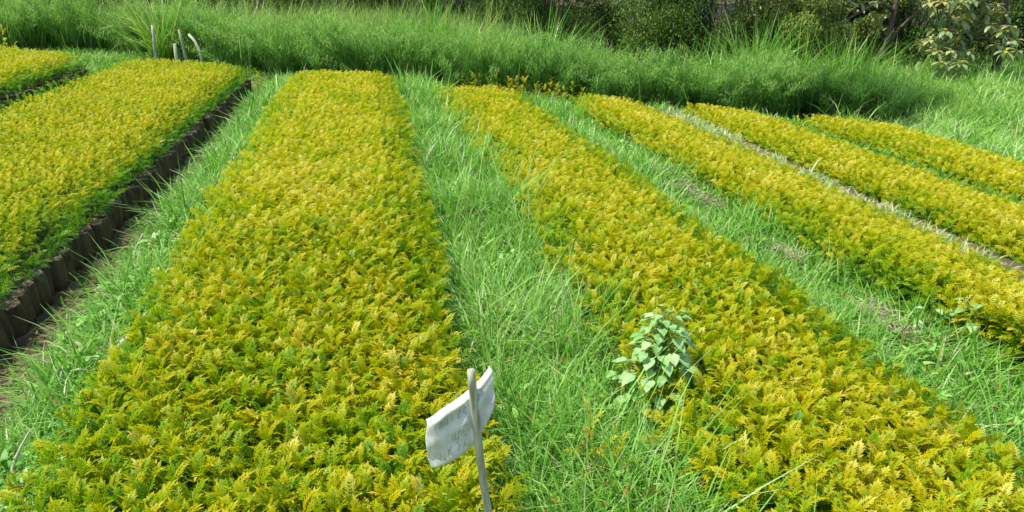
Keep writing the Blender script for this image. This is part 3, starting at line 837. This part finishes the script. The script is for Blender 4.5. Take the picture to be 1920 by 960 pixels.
# ------------------------------------------------------------------ self-sown yellow seedlings at the foot of the hedge
def wild_mesh(seed):
    b = Buf()
    r = np.random.default_rng(seed)
    stamp(b, SEED[1][seed % 6], np.array([[0, 0, 0.0], [0.05, 0.03, -0.05]]), r.uniform(0, 6, 2), r.uniform(0, 6, 2), np.array([0.1, 0.2]), np.array([1.0, 0.8]), np.array([0.24, 0.16]))
    tube(b, [(0, 0, -0.02), (0, 0, 0.2)], [0.005, 0.003], 5, t=0.1)
    return b.mesh("wild_seedling", M_CROP)
WM = [wild_mesh(k) for k in range(4)]
spots = [(1.30, 11.35), (1.45, 11.1), (1.55, 11.3), (1.66, 10.95), (1.8, 11.2), (1.9, 10.85), (2.0, 11.1), (2.12, 10.75), (2.2, 11.0), (2.3, 10.7),
         (2.42, 10.9), (2.5, 10.6), (2.62, 10.8), (2.7, 10.55), (2.85, 10.7), (2.95, 10.45), (2.1, 11.3), (2.6, 11.1), (-1.7, 11.9), (2.35, 10.45)]
for i, (x, y) in enumerate(spots):
    y -= 0.28
    o = link("wild_seedling", WM[i % 4], None, (x, y, gz(x, y)))
    sc_ = 0.95 + 0.3 * ((i * 37) % 10) / 10
    o.rotation_euler = (0, 0, i * 1.1); o.scale = (sc_, sc_, sc_ * 1.1)
    if i == 18: tag(o, "lone yellow plant before the hedge above the trench path", "seedling")
    else: tag(o, "small self-sown yellow seedling at the hedge foot between the two middle beds", "seedling", "self-sown yellow seedlings at the foot of the hedge")
ytops = [(0.60, 1.93, 0.95, "yellow tuft in the grass at the bottom edge right of the marker"), (0.70, 1.88, 0.8, "smaller yellow tuft right of the one at the bottom edge"), (0.93, 2.95, 0.9, "yellow tuft in the grass just left above the heart-leaved weed"), (-7.9, 14.2, 1.9, "yellow leafy plant behind the left part of the corner bed"), (-6.0, 13.9, 1.7, "yellow leafy plant behind the right end of the corner bed")]
for i, (x, y, s_, lb) in enumerate(ytops):
    o = link("wild_seedling", WM[i % 4], None, (x, y, gz(x, y))); o.scale = (s_, s_, s_ * 1.3); tag(o, lb, "seedling")

# ------------------------------------------------------------------ broken stakes behind the raised bed
def stake(x, y, pts, r0, label):
    b = Buf(); tube(b, pts, [r0, r0 * 1.02, r0 * .95, r0 * .9][:len(pts)], 9)
    o = link("broken_stake", b.mesh("broken_stake", M_PALEWOOD, True), None, (x, y, gz(x, y)))
    tag(o, label, "stake", "broken pale stakes beyond the raised bed")
stake(-3.66, 14.0, [(0, 0, -.05), (-.01, 0, .3), (.005, .02, .52), (.01, .04, .70)], 0.028, "upright pale stake, leftmost and tallest beyond the raised bed")
stake(-3.19, 14.05, [(0, 0, -.05), (-.01, 0, .25), (-.03, 0, .45), (-.04, 0, .62)], 0.028, "second pale stake from the left beyond the raised bed")
stake(-2.80, 13.45, [(0, 0, -.03), (-.02, 0, .30), (-.10, .1, .46), (-.20, .2, .56)], 0.024, "bent pale stake leaning left, rightmost beyond the raised bed")
stake(-3.15, 13.2, [(0, 0, -.03), (0, 0, .2), (0.01, 0, .46)], 0.028, "short pale stump just behind the edge of the raised bed")

# ------------------------------------------------------------------ pale dead stalks lying in the grass
def stalk(pts, r0, label, mat=None):
    p0 = pts[0]; b = Buf(); P = [np.array(q) for q in pts]; out = []
    g = lambda i: P[max(0, min(len(P) - 1, i))]
    for i in range(len(P) - 1):
        for f_ in (0, .25, .5, .75):
            a, c, d, e = g(i - 1), g(i), g(i + 1), g(i + 2)
            out.append(tuple(0.5 * ((2 * c) + (-a + d) * f_ + (2 * a - 5 * c + 4 * d - e) * f_ ** 2 + (-a + 3 * c - 3 * d + e) * f_ ** 3)))
    pts = out + [tuple(P[-1])]
    tube(b, [tuple(np.array(q) - np.array(p0)) for q in pts], [r0 * (1.15 - 0.85 * (k / (len(pts) - 1)) ** 2) for k in range(len(pts))], 7, t=0.75)
    o = link("dead_stalk", b.mesh("dead_stalk", mat or M_STRAW, True), None, p0)
    tag(o, label, "dead stalk", "pale dead stalks in the grass by the trench")
stalk([(-1.15, 2.95, .05), (-1.12, 3.02, .16), (-1.02, 3.06, .185), (-0.92, 3.10, .17)], 0.011, "thick pale dead stalk lying flat across the grass by the trench")
stalk([(-1.13, 3.03, .02), (-1.14, 3.04, .10), (-1.14, 3.05, .17)], 0.007, "short upright dead stalk under the flat one")
stalk([(-1.28, 2.78, .02), (-1.30, 2.80, .09), (-1.29, 2.84, .16)], 0.007, "short dead stalk left of the flat one")
stalk([(-1.20, 2.15, .04), (-1.22, 2.2, .14), (-1.17, 2.26, .24)], 0.006, "bent white stalk in the grass at the lower left")
stalk([(-1.40, 4.2, .02), (-1.41, 4.25, .12), (-1.36, 4.3, .22)], 0.009, "upright curved dead stalk at the grass edge halfway up the trench")
stalk([(-1.02, 2.3, .05), (-1.03, 2.36, .16), (-1.06, 2.42, .24)], 0.010, "pale green stalk close to the bed edge at the lower left")

# dry leaf litter at the foot of the bed right of the marker
def litter():
    r = np.random.default_rng(8); b = Buf(); n = 900
    X = 1.02 + np.abs(r.normal(0, .07, n)) * np.where(r.random(n) < .5, -1, 1); Y = r.uniform(1.2, 2.7, n)
    base = np.stack([X, Y, G(X, Y) + r.uniform(0.0, .05, n)], 1)
    az = r.uniform(0, 6.28, n)
    blades(b, base, az, r.uniform(.03, .12, n), r.uniform(.003, .012, n), r.uniform(1.2, 1.7, n), r.uniform(-.3, .3, n), r.uniform(0, .8, n), segs=3)
    tag(link("litter", b.mesh("litter", M_STRAW)), "brown dry stalks and leaf litter below the heart-leaved weed", "leaf litter", kind="stuff")
litter()
def litter_b():
    r = np.random.default_rng(18); b = Buf(); n = 1500
    X = 2.62 + r.normal(0, .05, n) + 0.03 * np.sin(n); Y = r.uniform(2.8, 6.2, n)
    k = noise(X * 0, Y, 3.5, 19) > -0.2; X, Y = X[k], Y[k]; n = len(X)
    base = np.stack([X, Y, G(X, Y) + r.uniform(0.10, .17, n)], 1)
    blades(b, base, r.uniform(0, 6.28, n), r.uniform(.03, .10, n), r.uniform(.003, .009, n), r.uniform(1.2, 1.7, n), r.uniform(-.3, .3, n), r.uniform(0, .7, n), segs=3)
    tag(link("litter", b.mesh("litter", M_STRAW)), "dry brown stalks on the second path along the bed edge", "leaf litter", kind="stuff")
litter_b()

# ------------------------------------------------------------------ cloth marker on a stick
def marker():
    A = Vector((0.27, 1.56, gz(.27, 1.56) - 0.12)); T = Vector((0.177, 1.479, 0.764))
    root = empty("bed_marker", (0.27, 1.56, gz(.27, 1.56)))
    tag(root, "white cloth tag with faint writing tied to a weathered stick in the foreground", "bed marker")
    org = Vector(root.location)
    # stick: slightly crooked bamboo with two joints
    b = Buf(); N = 26; pts = []; rs = []
    for k in range(N + 1):
        s = k / N
        p = A.lerp(T, s) + Vector((0.004 * math.sin(s * 7), 0.003 * math.cos(s * 5), 0)) - org
        pts.append(p); q = 0.0108 - 0.001 * s
        if k in (9, 20): q *= 1.13
        rs.append(q * (1 + 0.03 * math.sin(k * 2.1)))
    tube(b, pts, rs, 14)
    link("stick", b.mesh("stick", M_PALEWOOD, True), root)
    # cloth: camera-side sheet; grid of points along the width u and the height v
    cloth_m = bpy.data.materials.new("white_cloth"); cloth_m.use_nodes = True
    Nn = cloth_m.node_tree; p = Nn.nodes["Principled BSDF"]
    p.inputs["Roughness"].default_value = 0.85
    tc = Nn.nodes.new("ShaderNodeTexCoord"); nz = Nn.nodes.new("ShaderNodeTexNoise"); nz.inputs["Scale"].default_value = 28; nz.inputs["Detail"].default_value = 8
    rp = Nn.nodes.new("ShaderNodeValToRGB"); rp.color_ramp.elements[0].position = .3; rp.color_ramp.elements[0].color = (.48, .52, .41, 1)
    rp.color_ramp.elements[1].position = .62; rp.color_ramp.elements[1].color = (.68, .71, .62, 1)
    wv = Nn.nodes.new("ShaderNodeTexNoise"); wv.inputs["Scale"].default_value = 420
    bp = Nn.nodes.new("ShaderNodeBump"); bp.inputs["Strength"].default_value = .4; bp.inputs["Distance"].default_value = .002
    L = Nn.links
    L.new(tc.outputs["Object"], nz.inputs["Vector"]); L.new(tc.outputs["Object"], wv.inputs["Vector"]); L.new(nz.outputs[0], rp.inputs[0])
    L.new(rp.outputs[0], p.inputs["Base Color"]); L.new(wv.outputs[0], bp.inputs["Height"]); L.new(bp.outputs[0], p.inputs["Normal"])
    # rows: top edge and bottom edge of the tag from its left fold to its right corner
    tops = [(0.086, 1.487, 0.632), (0.125, 1.468, 0.676), (0.176, 1.455, 0.716), (0.207, 1.462, 0.742), (0.236, 1.452, 0.787)]
    bots = [(0.094, 1.492, 0.482), (0.130, 1.470, 0.512), (0.181, 1.449, 0.558), (0.213, 1.452, 0.600), (0.246, 1.434, 0.690)]
    def interp(P, u):
        x = u * (len(P) - 1); i = min(int(x), len(P) - 2); f_ = x - i
        # smooth (Catmull-Rom)
        g = lambda k: np.array(P[max(0, min(len(P) - 1, k))])
        p0, p1, p2, p3 = g(i - 1), g(i), g(i + 1), g(i + 2)
        return 0.5 * ((2 * p1) + (-p0 + p2) * f_ + (2 * p0 - 5 * p1 + 4 * p2 - p3) * f_ ** 2 + (-p0 + 3 * p1 - 3 * p2 + p3) * f_ ** 3)
    fw = np.array([0.17, -0.86, 0.48])       # roughly the way the cloth faces
    def S(u, v):   # u 0..1 along, v 0..1 down
        a = interp(tops, u); c = interp(bots, u)
        P = a * (1 - v) + c * v
        bulge = 0.010 * math.sin(math.pi * min(1, u / 0.52)) * math.sin(math.pi * (0.15 + 0.8 * v)) if u < .52 else 0.006 * math.sin(math.pi * (u - .52) / .48)
        crease = 0.004 * math.sin(9 * u + 5 * v) + 0.0025 * math.sin(23 * u - 6 * v) + 0.003 * math.sin(14 * v + 3 * u)
        roll = -0.022 * max(0, 0.13 - v) / 0.13 - 0.016 * max(0, 0.10 - u) / 0.10
        dx = -0.010 * math.sin(math.pi * v) * max(0, 1 - u / 0.15)      # left edge bows outwards
        pinch = -0.006 * math.exp(-((u - .54) / .04) ** 2)
        return P + fw * (bulge + crease + roll + pinch - 0.034 - 0.022 * v) + np.array([dx, 0, 0])
    nu, nv = 60, 40; V = []; F = []
    for j in range(nv + 1):
        for i in range(nu + 1):
            V.append(S(i / nu, j / nv) - np.array(org))
    for j in range(nv):
        for i in range(nu):
            a = j * (nu + 1) + i; F += [a, a + 1, a + nu + 2, a + nu + 1]
    b = Buf(); b.add(np.array(V), np.zeros(len(V)), F, np.full(nu * nv, 4))
    cl = link("cloth", b.mesh("cloth", cloth_m, True), root)
    so = cl.modifiers.new("thickness", 'SOLIDIFY'); so.thickness = 0.0012; so.offset = 0.0
    # faint handwriting, strokes in (u, v)
    ink = bpy.data.materials.new("faded_ink"); ink.use_nodes = True
    ip = ink.node_tree.nodes["Principled BSDF"]; ip.inputs["Base Color"].default_value = (.36, .42, .30, 1); ip.inputs["Roughness"].default_value = .9
    GL = {  # tiny handwritten alphabet in a unit box, y down
        'm': [[(0, 1), (.05, .35)], [(.05, .55), (.25, .35), (.4, .5), (.42, 1)], [(.42, .55), (.65, .35), (.85, .5), (.9, 1)]],
        'u': [[(.1, .35), (.12, .85), (.4, 1), (.7, .8), (.72, .35)], [(.72, .6), (.8, 1)]],
        'i': [[(.4, .4), (.4, 1)], [(.4, .1), (.42, .18)]],
        'z': [[(.1, .4), (.8, .4), (.15, 1), (.85, .98)]],
        'e': [[(.15, .7), (.8, .62), (.6, .38), (.25, .45), (.12, .75), (.4, 1), (.8, .9)]],
        'f': [[(.8, .05), (.5, .1), (.45, 1)], [(.2, .45), (.75, .42)]],
        'o': [[(.5, .38), (.15, .6), (.3, .98), (.7, .9), (.8, .55), (.5, .38)]],
        'r': [[(.2, .4), (.25, 1)], [(.22, .6), (.5, .38), (.75, .45)]],
        'a': [[(.75, .45), (.3, .4), (.12, .75), (.4, 1), (.75, .8), (.75, .42), (.85, 1)]],
        'n': [[(.12, 1), (.15, .4)], [(.15, .6), (.45, .38), (.7, .55), (.75, 1)]],
        'x': [[(.1, .4), (.8, 1)], [(.8, .38), (.1, 1)]],
        '3': [[(.15, .1), (.75, .08), (.4, .45), (.8, .65), (.6, 1), (.15, .92)]],
        '2': [[(.15, .25), (.45, .05), (.75, .25), (.15, 1), (.85, .97)]],
        '1': [[(.4, .05), (.42, 1)]],
    }
    wb = Buf()
    def write(txt, u0, v0, cw, ch, slope=0.0, wd=0.0020):
        for k, chh in enumerate(txt):
            if chh == ' ': continue
            for st in GL[chh]:
                dense = []
                for (xa, ya), (xb, yb) in zip(st[:-1], st[1:]):
                    for q in range(5):
                        dense.append((xa + (xb - xa) * q / 5, ya + (yb - ya) * q / 5))
                dense.append(st[-1])
                P = [S(min(.999, u0 + (k + x * .8) * cw), v0 + y * ch + slope * (k + x)) + fw * 0.0019 for x, y in dense]
                P = np.array(P) - np.array(org); m = len(P)
                d = np.gradient(P, axis=0); sd_ = np.cross(d, fw); sd_ /= (np.linalg.norm(sd_, axis=1)[:, None] + 1e-9)
                V = np.concatenate([P - sd_ * wd / 2, P + sd_ * wd / 2]); F = []
                for q in range(m - 1): F += [q, q + 1, m + q + 1, m + q]
                wb.add(V, np.zeros(len(V)), F, np.full(m - 1, 4))
    write("muize", 0.15, 0.10, 0.072, 0.20, 0.003)
    write("for", 0.60, 0.10, 0.075, 0.20, 0.0, 0.0013)
    write("an", 0.30, 0.45, 0.07, 0.20, 0.0, 0.0010)
    write("m", 0.43, 0.40, 0.07, 0.22, 0.0, 0.0012)
    write("x32", 0.24, 0.64, 0.09, 0.22, 0.0, 0.0016)
    write("111", 0.14, 0.76, 0.05, 0.16, 0.0, 0.0012)
    link("writing", wb.mesh("writing", ink), root)
    # thin string tying the cloth's lower corner to the stick
    b = Buf(); t_ = 0.60
    c0 = A.lerp(T, t_) - org; pts = []
    for k in range(30):
        a = k / 29 * 6.283 * 2
        pts.append(c0 + Vector((math.cos(a) * .0125, math.sin(a) * .0125, 0.004 * k / 29)))
    tube(b, pts, [0.001] * 30, 5, t=0.3)
    link("string", b.mesh("string", M_STRAW), root)
marker()
